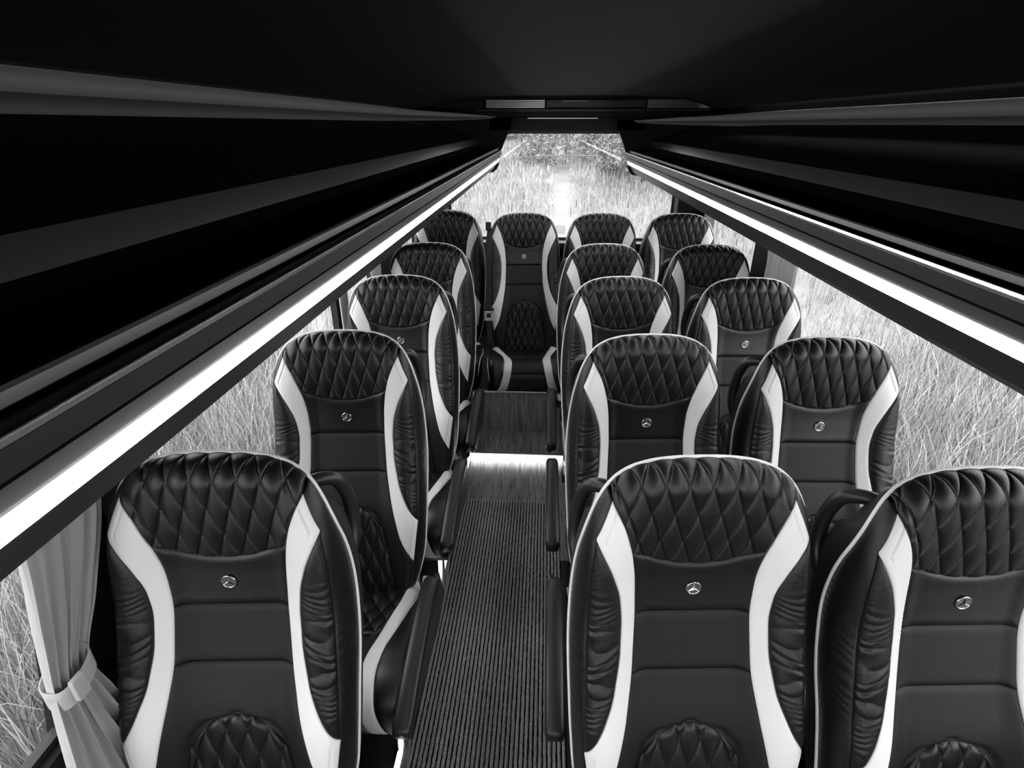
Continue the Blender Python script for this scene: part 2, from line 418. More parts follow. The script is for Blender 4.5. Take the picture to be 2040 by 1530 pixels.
def ruled(z0, z1, fa, fb, nz, nx):
    v = np.linspace(0, 1, nz)[:, None] * np.ones((1, nx)); u = np.ones((nz, 1)) * np.linspace(0, 1, nx)[None]
    z = z0 + (z1 - z0) * v; x = fa(z) + (fb(z) - fa(z)) * u
    return x, z, u, v
def displace(x, z, add):
    P0 = np.stack([x, base_y(x, z), z], -1)
    n = np.cross(np.gradient(P0, axis=1), np.gradient(P0, axis=0))
    L_ = np.linalg.norm(n, axis=-1, keepdims=True); n = np.where(L_ > 1e-12, n / np.maximum(L_, 1e-12), np.array([0, -1., 0]))
    n = np.where(n[..., 1:2] > .25, -n, n)
    return P0 + n * np.asarray(add)[..., None]
def seat_panel(name, x, z, add):
    return grid_mesh(name, displace(x, z, add))
MESH = {}
def build_back_meshes():
    # head quilt: Coons-like patch between lower curve and outline
    nu, nv = 230, 130
    tt = np.linspace(0, 1, nv); tt = tt + .16 * np.sin(np.pi * tt) * tt; tt = 1 - (1 - tt) ** 1.25
    u = np.linspace(-1, 1, nu)[None] * np.ones((nv, 1)); v = tt[:, None] * np.ones((1, nu))
    zq = lambda x: 1.094 + .039 * np.minimum(1, np.abs(x) / .143) ** 2.2
    xb = u * .143; zb = zq(xb)
    # top edge along the outline up to corner T
    T = (.192, 1.268); s = np.abs(u); seg = OUTS[OUTS[:, 1] > T[1] - .002]
    dd = np.r_[0, np.cumsum(np.hypot(*np.diff(seg, axis=0).T))]; dd /= dd[-1]
    xt = np.sign(u) * np.interp(s, dd, seg[:, 0]); zt = np.interp(s, dd, seg[:, 1])
    # side edge
    side = np.array([(.143, 1.133), (.161, 1.195), (.189, 1.250), (seg[-1, 0], seg[-1, 1])])
    sd = np.r_[0, np.cumsum(np.hypot(*np.diff(side, axis=0).T))]; sd /= sd[-1]
    xsd = np.interp(v, sd, side[:, 0]); zsd = np.interp(v, sd, side[:, 1])
    xl = xb * (1 - v) + xt * v; zl = zb * (1 - v) + zt * v
    ex = xsd - (.143 * (1 - v) + seg[-1, 0] * v); ez = zsd - (1.133 * (1 - v) + seg[-1, 1] * v)
    x = xl + np.sign(u) * s ** 2 * ex; z = zl + s ** 4 * ez
    yb = base_y(x, z); st_ = np.hypot(np.diff(z, axis=0), np.diff(yb, axis=0))
    arc = np.vstack([z[:1] - 1.094, z[:1] - 1.094 + np.cumsum(st_, 0)])
    pf = puff((u + 1) / 2, v, .34, .2, 1, .010)
    MESH['head_quilt'] = seat_panel('head_quilt', x, z, (.002 + quilt(x, arc, ph=.25)) * pf)
    # emblem panel
    nu, nv = 60, 30
    u = np.linspace(-1, 1, nu)[None] * np.ones((nv, 1)); v = np.linspace(0, 1, nv)[:, None] * np.ones((1, nu))
    ztop = zq(u * .143); z = .975 + (ztop - .975) * v; x = u * XI(z)
    MESH['emblem_panel'] = seat_panel('emblem_panel', x, z, puff((u + 1) / 2, v, .27, .13, .006, .018))
    for nm, a, b, n in (('lumbar_band', .846, .974, 34), ('lower_panel', .335, .845, 110)):
        x, z, uu, vv = ruled(a, b, lambda q: -XI(q), lambda q: XI(q), n, 70)
        add = puff(uu, vv, .27, b - a, .006, .018)
        if nm == 'lower_panel':
            xa = np.interp(z, [.345, .457, .57, .64, .69, .722, .737], [.150, .139, .127, .116, .099, .067, 0])
            dgr = np.abs(np.abs(x) - xa); add = add - .006 * np.exp(-(dgr / .012) ** 2) * (z < .745)
        MESH[nm] = seat_panel(nm, x, z, add)
    # lumbar quilt (arched)
    nv, nu = 190, 130
    v = np.linspace(0, 1, nv)[:, None] * np.ones((1, nu)); u = np.linspace(-1, 1, nu)[None] * np.ones((nv, 1))
    top = .737 - .085 * np.abs(u) ** 2.6
    z = .345 + (top - .345) * v; xa = np.interp(z, [.345, .457, .57, .652, .737], [.150, .139, .127, .115, .108]); x = u * xa
    MESH['lumbar_quilt'] = seat_panel('lumbar_quilt', x, z, (.0035 + quilt(x, z - .70, ph=.5, h=.0085)) * puff((u + 1) / 2, v, .22, .38, 1, .014) + .0015)
    # stripes, bolsters, side strips
    for sg, nm in ((1, 'a'), (-1, 'b')):
        x, z, uu, vv = ruled(ZK, ZC, XI, XO, 170, 44)
        wid = np.maximum(XO(z) - XI(z), .001)
        crease = .0035 * np.exp(-((XO(z) - x - .017) / .0018) ** 2) * ((z > 1.165) | (z < .70))
        wr_ = .0012 * np.exp(-((z - .985) / .02) ** 2) * np.sin(z * 700)
        add = puff(uu, vv, wid, .7, .004, .009) - crease + wr_
        P = displace(x, z, add) * [sg, 1, 1]
        MESH['stripe' + nm] = grid_mesh('stripe', P, flip=sg < 0)
        x, z, uu, vv = ruled(ZJ, ZD, XO, XS, 260, 26)
        wid = np.maximum(XS(z) - XO(z), .001)
        amp = np.exp(-((z - .90) / .12) ** 2)
        ph = 3.0 * np.sin(z * 23 + 1.0) + 1.3 * np.sin(uu * 3 + z * 61)
        wr_ = .0034 * amp * (.35 + .65 * uu) * (np.abs(np.sin(z * 165 + ph + 1.2 * uu)) ** .7 - .5) + .0016 * amp * np.sin(z * 260 + ph * 2 + uu * 5) * uu
        add = puff(uu, vv, wid, .47, .007, .02) + wr_ * np.clip(np.minimum(uu, 1 - uu) * 8, 0, 1)
        MESH['bolster' + nm] = grid_mesh('bolster', displace(x, z, add) * [sg, 1, 1], flip=sg < 0)
        inner = lambda q: np.where(q < ZK, XE(q) - .026, np.where(q < ZJ, XO(q), np.where(q < ZD, XS(q), np.where(q < ZC, XO(q), np.interp(q, [ZC, 1.2665], [.189, XE(1.2665)])))))
        x, z, uu, vv = ruled(.335, 1.2665, inner, XE, 260, 24)
        wid = np.maximum(XE(z) - inner(z), .0005)
        gat = .0005 * np.sin(z * 300 + 2 * np.sin(z * 60)) * np.exp(-((z - .88) / .13) ** 2) * np.clip(np.minimum(uu, 1 - uu) * 5, 0, 1)
        add = puff(uu, vv, wid, .93, .0035, .008) + gat
        MESH['side' + nm] = grid_mesh('side_strip', displace(x, z, add) * [sg, 1, 1], flip=sg < 0)
    # piping along the outline
    ring = np.vstack([OUTS[::-1] * [-1, 1], OUTS[1:]])
    pts = [(x * 1.004, PROF(z) + OFF(z) + .002, z + (.001 if z > 1.25 else 0)) for x, z in ring]
    MESH['back_piping'] = tube_mesh('piping', pts, .0042, 7)
    # back shell: loft from outline to rear
    rings = []
    n = len(ring); cx = np.array([0, .85])
    for k, (sc_, dy) in enumerate(((.998, .000), (1.0, .02), (.995, .05), (.965, .078), (.86, .094), (.55, .10), (.0, .102))):
        R_ = cx + (ring - cx) * [sc_, sc_ if sc_ < 1 else 1]
        y = np.array([PROF(z) + OFF(z) + dy for x, z in ring])
        if sc_ < .9: y = np.array([PROF(zz) + .05 + dy for zz in R_[:, 1]])
        zz_ = R_[:, 1] - dy * 1.15 * sstep(1.16, 1.27, ring[:, 1])
        rings.append(np.stack([R_[:, 0], y, zz_], 1))
    P = np.array(rings)
    # close the ring at the bottom by repeating the first column
    P = np.concatenate([P, P[:, :1]], 1)
    MESH['back_shell'] = grid_mesh('back_shell', P)
    # inner foam closing the front below the panels
    x, z, uu, vv = ruled(.34, 1.29, lambda q: -.94 * XE(q), lambda q: .94 * XE(q), 90, 60)
    MESH['foam'] = grid_mesh('foam', np.stack([x, base_y(x, z) + .012, z], -1))
build_back_meshes()

# ---- cushion
CP = smooth_poly([(-.10, .385), (-.18, .398), (-.28, .405), (-.40, .425), (-.52, .452), (-.585, .455), (-.63, .430), (-.648, .38), (-.642, .32), (-.615, .272)], 200)
cd = np.r_[0, np.cumsum(np.hypot(*np.diff(CP, axis=0).T))]; cd /= cd[-1]
CY = lambda v: np.interp(v, cd, CP[:, 0]); CZ = lambda v: np.interp(v, cd, CP[:, 1])
tan = np.gradient(CP, axis=0); tan /= np.hypot(tan[:, 0], tan[:, 1])[:, None]
nrm = np.stack([tan[:, 1], -tan[:, 0]], 1)            # outward normal (y,z)
NY = lambda v: np.interp(v, cd, nrm[:, 0]); NZ = lambda v: np.interp(v, cd, nrm[:, 1])
CXE = curve([(0, .225), (.12, .246), (.35, .262), (.6, .262), (.75, .257), (.9, .248), (1, .235)])
CXI = curve([(0, .19), (.10, .190), (.22, .172), (.38, .140), (.55, .108), (.66, .100), (.78, .108), (.9, .128), (1, .148)])
CXO = lambda v: CXI(v) + np.interp(v, [0, .1, .35, .6, .8, 1], [.052, .052, .056, .052, .05, .058])
CXO2 = lambda v: np.minimum(CXO(v), CXE(v) - .012)
CBOL = curve([(0, .0), (.1, .016), (.3, .032), (.55, .030), (.72, .02), (.9, .010), (1, 0)])
def cushion_pos(x, v, add):
    ax = np.abs(x); e = CXE(v)
    b = CBOL(v) * sstep(.07, .2, ax)
    k = 1 - np.clip((e - ax) / .045, 0, 1); roll = 1 - np.sqrt(np.maximum(0, 1 - k * k))
    a = b + add - .045 * roll
    return np.stack([x, CY(v) + NY(v) * a, CZ(v) + NZ(v) * a], -1)
def c_ruled(v0, v1, fa, fb, nv, nx):
    vv = np.linspace(0, 1, nv)[:, None] * np.ones((1, nx)); uu = np.ones((nv, 1)) * np.linspace(0, 1, nx)[None]
    v = v0 + (v1 - v0) * vv; x = fa(v) + (fb(v) - fa(v)) * uu
    return x, v, uu, vv
def build_cushion():
    Ln = 0.74
    x, v, uu, vv = c_ruled(.0, .42, lambda q: -CXI(q), CXI, 80, 110)
    MESH['seat_quilt'] = grid_mesh('seat_quilt', cushion_pos(x, v, (.002 + quilt(x, v * Ln, .055, .10, .0075)) * puff(uu, vv, .3, .3, 1, .012)), flip=True)
    x, v, uu, vv = c_ruled(.42, .80, lambda q: -CXI(q), CXI, 60, 40)
    MESH['seat_panel'] = grid_mesh('seat_panel', cushion_pos(x, v, puff(uu, vv, .22, .28, .006, .015)), flip=True)
    x, v, uu, vv = c_ruled(.80, 1.0, lambda q: -CXI(q), CXI, 30, 30)
    MESH['front_panel'] = grid_mesh('front_panel', cushion_pos(x, v, puff(uu, vv, .22, .15, .005, .015)), flip=True)
    for sg, nm in ((1, 'a'), (-1, 'b')):
        x, v, uu, vv = c_ruled(.02, 1.0, CXI, CXO2, 120, 10)
        P = cushion_pos(x, v, puff(uu, vv, .05, .7, .004, .01)); P[..., 0] *= sg
        MESH['cstripe' + nm] = grid_mesh('cushion_stripe', P, flip=sg > 0)
        x, v, uu, vv = c_ruled(.0, 1.0, CXO2, CXE, 120, 20)
        P = cushion_pos(x, v, puff(uu, vv, np.maximum(CXE(v) - CXO2(v), .001), .7, .006, .02)); P[..., 0] *= sg
        MESH['cbolster' + nm] = grid_mesh('cushion_bolster', P, flip=sg > 0)
        vl = np.linspace(0.02, 1, 90); xs_ = CXE(vl)
        pts = cushion_pos(xs_, vl, np.zeros(90)); pts[:, 0] = sg * (pts[:, 0] + .001)
        MESH['cpiping' + nm] = tube_mesh('cushion_piping', pts, .0042, 6)
    # shell below the cushion: from edge down to base level
    vl = np.linspace(0, 1, 60)
    right = cushion_pos(CXE(vl), vl, np.zeros(60)); left = right * [-1, 1, 1]
    edge = np.vstack([right, left[::-1]])
    lowz = np.minimum(.29, edge[:, 2])
    R0 = edge; R1 = edge * [1, 1, 0]; R1[:, 2] = np.minimum(lowz, edge[:, 2]); R1[:, 0] *= .97; R1[:, 1] = np.clip(R1[:, 1], -.625, 0)
    R2 = R1 * [.9, .97, 0] + [0, -.01, 0]; R2[:, 2] = np.minimum(.262, R1[:, 2])
    R3 = np.tile([[0, -.38, .262]], (len(edge), 1))
    P = np.array([R0, R1, R2, R3]); P = np.concatenate([P, P[:, :1]], 1)
    MESH['cushion_shell'] = grid_mesh('cushion_shell', P)
build_cushion()

# ---- badge (ring + three pointed star on a disc), facing -y, centre origin
def build_badge():
    n = 40; r = .0155
    pts = [(r * math.cos(2 * math.pi * i / n), 0, r * math.sin(2 * math.pi * i / n)) for i in range(n)]
    MESH['badge_ring'] = tube_mesh('ring', pts, .0019, 8, closed=True)
    bm = bmesh.new(); bmesh.ops.create_cone(bm, cap_ends=True, segments=32, radius1=r, radius2=r * .97, depth=.003, matrix=Matrix.Translation((0, .0012, 0)) @ Matrix.Rotation(math.pi / 2, 4, 'X'))
    me = bpy.data.meshes.new('badge'); bm.to_mesh(me); bm.free(); MESH['badge'] = me
    V = [(0, -.0048, 0)]; F = []
    for k in range(3):
        a = math.pi / 2 + k * 2 * math.pi / 3
        V.append((r * math.cos(a), -.0012, r * math.sin(a)))
        a2 = a + math.pi / 3; V.append((.0030 * math.cos(a2), -.0008, .0030 * math.sin(a2)))
    for k in range(6): F.append((0, 1 + (k + 1) % 6, 1 + k))
    F.append((1, 2, 3, 4, 5, 6)); MESH['badge_star'] = me_from('star', V, F)
build_badge()

# ---- hard parts, for aisle side sg (+1 -> aisle at +x)
def rounded_bar(name, path, w2, h2, n=14):
    """path: list of (y,z); cross-section rounded rect half-width w2 (x), half-height h2; returns mesh centred x=0"""
    path = smooth_poly(path, 30); tn = np.gradient(path, axis=0); tn /= np.hypot(tn[:, 0], tn[:, 1])[:, None]
    P = []
    for i, ((y, z), (ty, tz)) in enumerate(zip(path, tn)):
        f = 1.0
        e = min(i, 29 - i)
        if e < 3: f = (.86, .96, 1.0)[e]
        row = []
        for k in range(n + 1):
            a = 2 * math.pi * k / n; c, s = math.cos(a), math.sin(a)
            cx = math.copysign(abs(c) ** .5, c) * w2 * (f if e == 0 else min(1, f + .1)); cz = math.copysign(abs(s) ** .5, s) * h2 * f
            row.append((cx, y - tz * cz, z + ty * cz))
        P.append(row)
    P = np.array(P)
    c0 = np.tile(P[:1].mean(1, keepdims=True), (1, n + 1, 1)); c1 = np.tile(P[-1:].mean(1, keepdims=True), (1, n + 1, 1))
    return grid_mesh(name, np.concatenate([c0, P, c1]))
MESH['armrest'] = rounded_bar('armrest', [(-.21, .495), (-.29, .505), (-.44, .485), (-.60, .445), (-.70, .410)], .029, .030)
def arm_bracket():
    bm = bmesh.new()
    # plate below the armrest, tapering forward
    pr = [(-.16, .49), (-.26, .49), (-.46, .46), (-.66, .40), (-.65, .35), (-.46, .33), (-.22, .30), (-.10, .34)]
    a = [bm.verts.new((-.006, y, z)) for y, z in pr]; b = [bm.verts.new((.008, y, z)) for y, z in pr]; n = len(pr)
    bm.faces.new(a); bm.faces.new(b[::-1])
    for i in range(n): bm.faces.new((a[i], b[i], b[(i + 1) % n], a[(i + 1) % n]))
    bmesh.ops.recalc_face_normals(bm, faces=bm.faces)
    me = bpy.data.meshes.new('armrest_bracket'); bm.to_mesh(me); bm.free(); return me
MESH['arm_bracket'] = arm_bracket()
hp = smooth_poly([(.155, .090, 1.215), (.190, .112, 1.220), (.217, .135, 1.205), (.232, .148, 1.165), (.240, .150, 1.11), (.243, .138, 1.05), (.236, .10, 1.0)], 30)
for sg, nm in ((1, 'a'), (-1, 'b')):
    MESH['handle' + nm] = tube_mesh('grab_handle', [(sg * x, y, z) for x, y, z in hp], .0165, 10)
def simple(name, lst, bev=0):
    bm = bmesh.new()
    for b in lst: box_bm(bm, *b, bev=bev)
    me = bpy.data.meshes.new(name); bmesh.ops.recalc_face_normals(bm, faces=bm.faces); bm.to_mesh(me); bm.free(); return me
MESH['frame'] = simple('seat_frame', [(-.23, .23, -.56, -.06, .20, .262), (-.20, .20, -.10, .0, .20, .40)], .008)
MESH['leg'] = simple('leg', [(-.016, .016, -.016, .016, .0, .21)], .006)
MESH['rail'] = simple('floor_rail', [(-.022, .022, -.58, .0, .0, .018)], .004)
MESH['buckle'] = simple('buckle', [(-.014, .014, -.03, .03, -.02, .035)], .006)
MESH['button'] = simple('buckle_button', [(-.0105, .0105, -.026, .026, .0352, .042)], .004)

def make_seat(loc, yaw, kind, label, legs=True):
    """kind: 'L' aisle at +x, 'R' aisle at -x, 'W' window side, 'N' plain"""
    t = thing('coach_seat', loc, label, 'seat', 'two tone coach seats facing the front', math.radians(yaw))
    def p(nm, key, m, par=None):
        o = bpy.data.objects.new(nm, MESH[key]); COL.objects.link(o); o.parent = par or t
        if not MESH[key].materials: MESH[key].materials.append(M[m])
        return o
    p('back_shell', 'back_shell', 'shell'); p('foam_core', 'foam', 'shell')
    p('head_quilt', 'head_quilt', 'leather')
    e = p('emblem_panel', 'emblem_panel', 'leather')
    p('lumbar_band', 'lumbar_band', 'leather_mid'); p('lower_panel', 'lower_panel', 'leather_mid'); p('lumbar_quilt', 'lumbar_quilt', 'leather')
    for s in 'ab':
        o = p('side_stripe', 'stripe' + s, 'white'); o['label'] = 'curved white leather stripe'
        p('side_bolster', 'bolster' + s, 'leather'); p('side_strip', 'side' + s, 'leather')
    p('back_piping', 'back_piping', 'piping')
    b = p('badge', 'badge', 'badge_face'); b['label'] = 'round chrome badge with a three pointed star'
    b.location = (0, float(base_y(np.array([0.]), np.array([1.034]))[0]) - .0085, 1.034); b.rotation_euler = (math.radians(-3), 0, 0)
    p('badge_ring', 'badge_ring', 'chrome', b); p('badge_star', 'badge_star', 'chrome', b)
    p('seat_quilt', 'seat_quilt', 'leather'); p('seat_panel', 'seat_panel', 'leather_mid'); p('front_panel', 'front_panel', 'leather')
    for s in 'ab':
        o = p('cushion_stripe', 'cstripe' + s, 'white'); o['label'] = 'white leather stripe on the cushion'
        p('cushion_bolster', 'cbolster' + s, 'leather'); p('cushion_piping', 'cpiping' + s, 'piping')
    p('cushion_shell', 'cushion_shell', 'shell')
    if legs:
        p('seat_frame', 'frame', 'plastic')
        for sx in (-.19, .19):
            r = p('floor_rail', 'rail', 'steel'); r.location.x = sx
            for sy in (-.52, -.06):
                l = p('leg', 'leg', 'chrome'); l.location = (sx, sy, 0)
    sg = {'L': 1, 'R': -1, 'W': -1, 'N': 0}[kind]
    if kind != 'N':
        h = p('grab_handle', 'handle' + ('a' if sg > 0 else 'b'), 'plastic')
    if kind in 'LR':
        a = p('armrest', 'armrest', 'plastic'); a.rotation_euler.z = -math.radians(yaw)
        wx = (-.362 if kind == 'L' else .062) - loc[0]; cy_, sy_ = math.cos(math.radians(yaw)), math.sin(math.radians(yaw)); a.location = (wx * cy_, -wx * sy_, 0)
        a2 = p('armrest_bracket', 'arm_bracket', 'plastic', a); a2.location.x = sg * .006
        bk = p('belt_buckle', 'buckle', 'plastic'); bk.location = (sg * .258, -.20, .435); bk.rotation_euler = (math.radians(20), 0, 0)
        bt = p('buckle_button', 'button', 'grey_plastic', bk)
    return t

SEATS = [
 ((-.679, .890, 0), 4.2, 'L', 'black quilted leather seat with white stripes, nearest on the left beside the tied curtain'),
 ((-.667, 1.650, 0), 4.5, 'L', 'black quilted leather seat with white stripes, second from the front left of the aisle'),
 ((-.660, 2.400, 0), 4.2, 'L', 'black quilted leather seat with white stripes, third from the front left of the aisle'),
 ((-.668, 3.165, 0), 3.5, 'L', 'black and white seat, fourth on the left, partly behind the luggage rack edge'),
 ((.343, .930, 0), 4.4, 'R', 'black quilted leather seat with white stripes, nearest one right beside the carpet'),
 ((.903, .921, 0), 4.4, 'W', 'black quilted leather seat in the bottom right corner, cut by the photo edge'),
 ((.360, 1.668, 0), 4.8, 'R', 'black and white quilted seat, second row, directly right of the aisle'),
 ((.934, 1.676, 0), 2.8, 'W', 'black and white quilted seat, second row by the right window with grass behind'),
 ((.361, 2.429, 0), 5.5, 'R', 'black and white quilted seat, third row right of the aisle, badge hidden'),
 ((.933, 2.440, 0), 3.0, 'W', 'black and white quilted seat, third row by the right window, badge showing'),
 ((.353, 3.190, 0), 4.2, 'R', 'dark quilted seat with white stripes, fourth row right of the aisle'),
 ((.953, 3.196, 0), 3.0, 'W', 'dark quilted seat with white stripes, fourth row beside the black window pillar'),
 ((-.690, 3.985, .070), 1.5, 'N', 'rear row seat with white stripes at the left window corner'),
 ((-.141, 3.914, .070), 5.0, 'N', 'rear row middle seat facing straight down the aisle, cushion visible'),
 ((.398, 3.925, .070), 2.5, 'N', 'rear row seat just right of the middle seat, only its head showing'),
 ((.931, 3.919, .070), 1.5, 'N', 'rear row seat at the right window corner below the rack'),
]
for loc, yaw, k, lab in SEATS:
    make_seat(loc, yaw, k, lab, legs=loc[2] == 0)

# ================================================================== SEAT BELT at the middle rear seat
sb = thing('seat_belt', (-.385, 3.86, .50), 'black seat belt hanging at the left edge of the rear middle seat', 'seat belt')
def strap(name, pts, wd, m, par):
    P = []
    for (x, y, z) in smooth_poly(pts, 24):
        P.append([(x - wd / 2, y, z), (x + wd / 2, y - .004, z)])
    P = np.array(P); B = P + [0, .0015, 0]
    F = np.concatenate([P, B[::-1]], 0); F = np.concatenate([F, F[:1]], 0)
    return link(name, grid_mesh(name, F), m, par)
strap('strap', [(.012, .02, .80), (.002, -.02, .70), (.004, -.07, .50), (.008, -.12, .30), (.012, -.16, .14), (.016, -.18, .0)], .040, 'belt', sb)
boxes('anchor_guide', [(-.018, .018, .0, .04, .785, .845)], 'plastic', sb, .008)
tgp = boxes('tongue', [(-.020, -.007, -.168, -.160, .205, .262), (.023, .036, -.168, -.160, .205, .262), (-.020, .036, -.168, -.160, .196, .216), (-.020, .036, -.168, -.160, .250, .27)], 'tongue', sb, .002)
tgp['label'] = 'bright metal buckle tongue'
boxes('tongue_grip', [(-.030, .046, -.170, -.150, .268, .285)], 'plastic', sb, .004)

# ================================================================== LIGHT STRIPS ON THE FLOOR
st = boxes('step_light', [(-.47, .15, 2.966, 2.986, .006, .052)], 'floor_led', None, .003)
tag(st, 'glowing white light strip across the aisle step', 'step light')
boxes('nosing', [(-.47, .15, 2.972, 3.0, .0525, .0605)], 'steel', st, .002)
pe = boxes('aisle_light', [(-.452, -.437, .55, 2.93, .004, .036)], 'aisle_led', None, .003)
tag(pe, 'low white light strip along the floor beside the left seats', 'floor light')
boxes('trim_rail', [(-.436, -.424, .55, 2.93, .004, .030)], 'steel', pe, .003)

# ================================================================== CARPET
cx0, cx1, cy0, cy1 = -.418, .125, -.6, 2.55
per = .0162; nr = int((cx1 - cx0) / per); V = []
xs = []; zs = []
for i in range(nr):
    for f, z in ((0, .000), (.18, .0005), (.28, .0105), (.5, .0125), (.76, .0105), (.86, .0005)):
        xs.append(cx0 + (i + f) * per); zs.append(z)
xs = [xs[0]] + xs + [xs[-1] + .003]; zs = [0] + zs + [0]
ys = np.linspace(cy0, cy1, 240)
P = np.zeros((len(ys), len(xs), 3)); P[..., 0] = np.array(xs)[None]; P[..., 1] = ys[:, None]; P[..., 2] = np.array(zs)[None]
P[..., 0] += rng.normal(0, .0006, P.shape[:2]); P[1:-1, 1:-1, 2] += rng.normal(0, .0007, P[1:-1, 1:-1, 2].shape); P[..., 2] = np.maximum(P[..., 2], .0006) + .0065
cme = grid_mesh('carpet_runner', P); cme.materials.append(M['carpet']); cme.materials.append(M['carpet_groove'])
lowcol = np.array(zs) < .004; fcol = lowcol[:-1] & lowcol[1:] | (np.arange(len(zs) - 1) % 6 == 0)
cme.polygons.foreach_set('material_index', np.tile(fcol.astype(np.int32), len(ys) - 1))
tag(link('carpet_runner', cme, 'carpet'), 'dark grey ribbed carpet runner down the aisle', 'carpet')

# ================================================================== CURTAINS
def curtain(name, x, levels, npl, amp, label, seedv, tie=None, group='grey window curtains', side=1):
    """levels: list of (z, ycentre, halfwidth, depth_amp_factor, xoffset)"""
    r = np.random.default_rng(seedv)
    lv = np.array(levels, float); lv = lv[np.argsort(lv[:, 0])]
    nz, ns = 90, 160
    zz = np.linspace(lv[0, 0], lv[-1, 0], nz)
    s = np.linspace(0, 1, ns); ph = np.cumsum(r.uniform(.6, 1.4, ns)); ph = ph / ph[-1] * npl * 2 * math.pi
    am = np.interp(s, np.linspace(0, 1, npl * 2), r.uniform(.55, 1.15, npl * 2))
    P = np.zeros((nz, ns, 3))
    yc = smooth_poly(np.stack([lv[:, 0], lv[:, 1]], 1), 200); hw = smooth_poly(np.stack([lv[:, 0], lv[:, 2]], 1), 200)
    af = smooth_poly(np.stack([lv[:, 0], lv[:, 3]], 1), 200); xo = smooth_poly(np.stack([lv[:, 0], lv[:, 4]], 1), 200)
    for i, z in enumerate(zz):
        c = np.interp(z, yc[:, 0], yc[:, 1]); h = np.interp(z, hw[:, 0], hw[:, 1]); a = np.interp(z, af[:, 0], af[:, 1]); o = np.interp(z, xo[:, 0], xo[:, 1])
        drift = .5 * math.sin(z * 5 + seedv)
        sh = np.sin(ph + drift); sharp = np.sign(sh) * np.abs(sh) ** .75
        P[i, :, 0] = x + side * (o + amp * a * am * sharp)
        P[i, :, 1] = c + h * (2 * s - 1) + .25 * amp * a * np.cos(ph * 1.0 + drift)
        P[i, :, 2] = z
    t = thing(name, (x, lv[:, 1].mean(), lv[0, 0]), label, 'curtain', group)
    Q = P - np.array(t.location)
    B = Q + np.array([-.0015 * side, 0, 0])
    full = np.concatenate([Q, B[:, ::-1], Q[:, :1]], 1)
    link('cloth', grid_mesh('cloth', full), 'curtain', t)
    if tie:
        z0, hh, ytw, xtw, tilt = tie
        c = np.interp(z0, yc[:, 0], yc[:, 1]); o = np.interp(z0, xo[:, 0], xo[:, 1])
        n = 40; R = []
        for k, dz in enumerate((-hh, -hh * .3, hh * .3, hh)):
            row = []
            for j in range(n + 1):
                a = 2 * math.pi * j / n
                row.append((x + side * o + xtw * math.copysign(abs(math.cos(a)) ** .7, math.cos(a)) - t.location.x, c + ytw * math.copysign(abs(math.sin(a)) ** .8, math.sin(a)) - t.location.y, z0 + dz + tilt * math.sin(a) - t.location.z))
            R.append(row)
        R = np.array(R); In = R.copy(); ctr = R.mean((0, 1)); In[..., :2] = ctr[:2] + (R[..., :2] - ctr[:2]) * .94
        full = np.concatenate([R, In[::-1], R[:1]], 0)
        tb = link('tieback', grid_mesh('tieback', full), 'curtain', t); tb['label'] = 'grey fabric tieback band'
        boxes('tieback_flap', [(x + side * (o + xtw) - .002 - t.location.x, x + side * (o + xtw) + .010 - t.location.x, c - .035 - t.location.y, c - .005 - t.location.y, z0 - hh * 1.1 - t.location.z, z0 + hh * 1.1 - t.location.z)], 'curtain', tb, .003)
    return t
curtain('window_curtain', XL + .045, [(1.64, .830, .112, 1, .0), (1.45, .828, .110, 1, .0), (1.25, .812, .102, 1, .0), (1.06, .745, .068, .9, .0), (.945, .703, .046, .7, .0), (.84, .695, .064, .9, .008), (.68, .690, .098, 1.1, .02), (.45, .690, .135, 1.1, .03)], 6, .020,
        'grey pleated curtain tied back beside the nearest left seat', 3, tie=(.945, .024, .047, .036, .018))
curtain('window_curtain', XL + .03, [(1.62, 3.06, .10, 1, 0), (1.2, 3.06, .095, 1, 0), (.7, 3.06, .09, 1, 0)], 4, .014, 'narrow grey curtain before the black pillar behind the third left seat', 5)
curtain('window_curtain', XL + .03, [(1.62, 2.50, .05, 1, 0), (1.2, 2.50, .05, 1, 0), (.7, 2.50, .05, 1, 0)], 3, .010, 'slim grey curtain left of the third left seat', 8)
curtain('window_curtain', XR - .03, [(1.62, 2.84, .205, 1, 0), (1.2, 2.85, .195, 1, 0), (.7, 2.86, .18, 1, 0)], 6, .017, 'pale grey curtain beside the black pillar on the right', 6, side=-1)
curtain('window_curtain', XR - .03, [(1.62, 4.22, .15, 1, 0), (1.2, 4.22, .15, 1, 0), (.7, 4.22, .15, 1, 0)], 5, .012, 'small grey curtain at the right rear corner', 9, side=-1)

# ================================================================== REAR WINDOW BITS
tag(boxes('window_sticker', [(.092, .165, YR + .026, YR + .0295, 1.145, 1.215)], 'sticker'), 'small white sticker at the bottom of the rear window', 'sticker')
wi = thing('rear_wiper', (-.12, YR + .06, 1.72), 'thin wiper arm across the outside of the rear window', 'wiper')
link('arm', tube_mesh('arm', [(0, 0, 0), (.25, .004, .008), (.52, .004, .006)], .005, 6), 'grey_plastic', wi)
link('pivot', tube_mesh('pivot', [(-.01, .015, -.012), (-.01, -.012, -.012)], .016, 10), 'grey_plastic', wi)

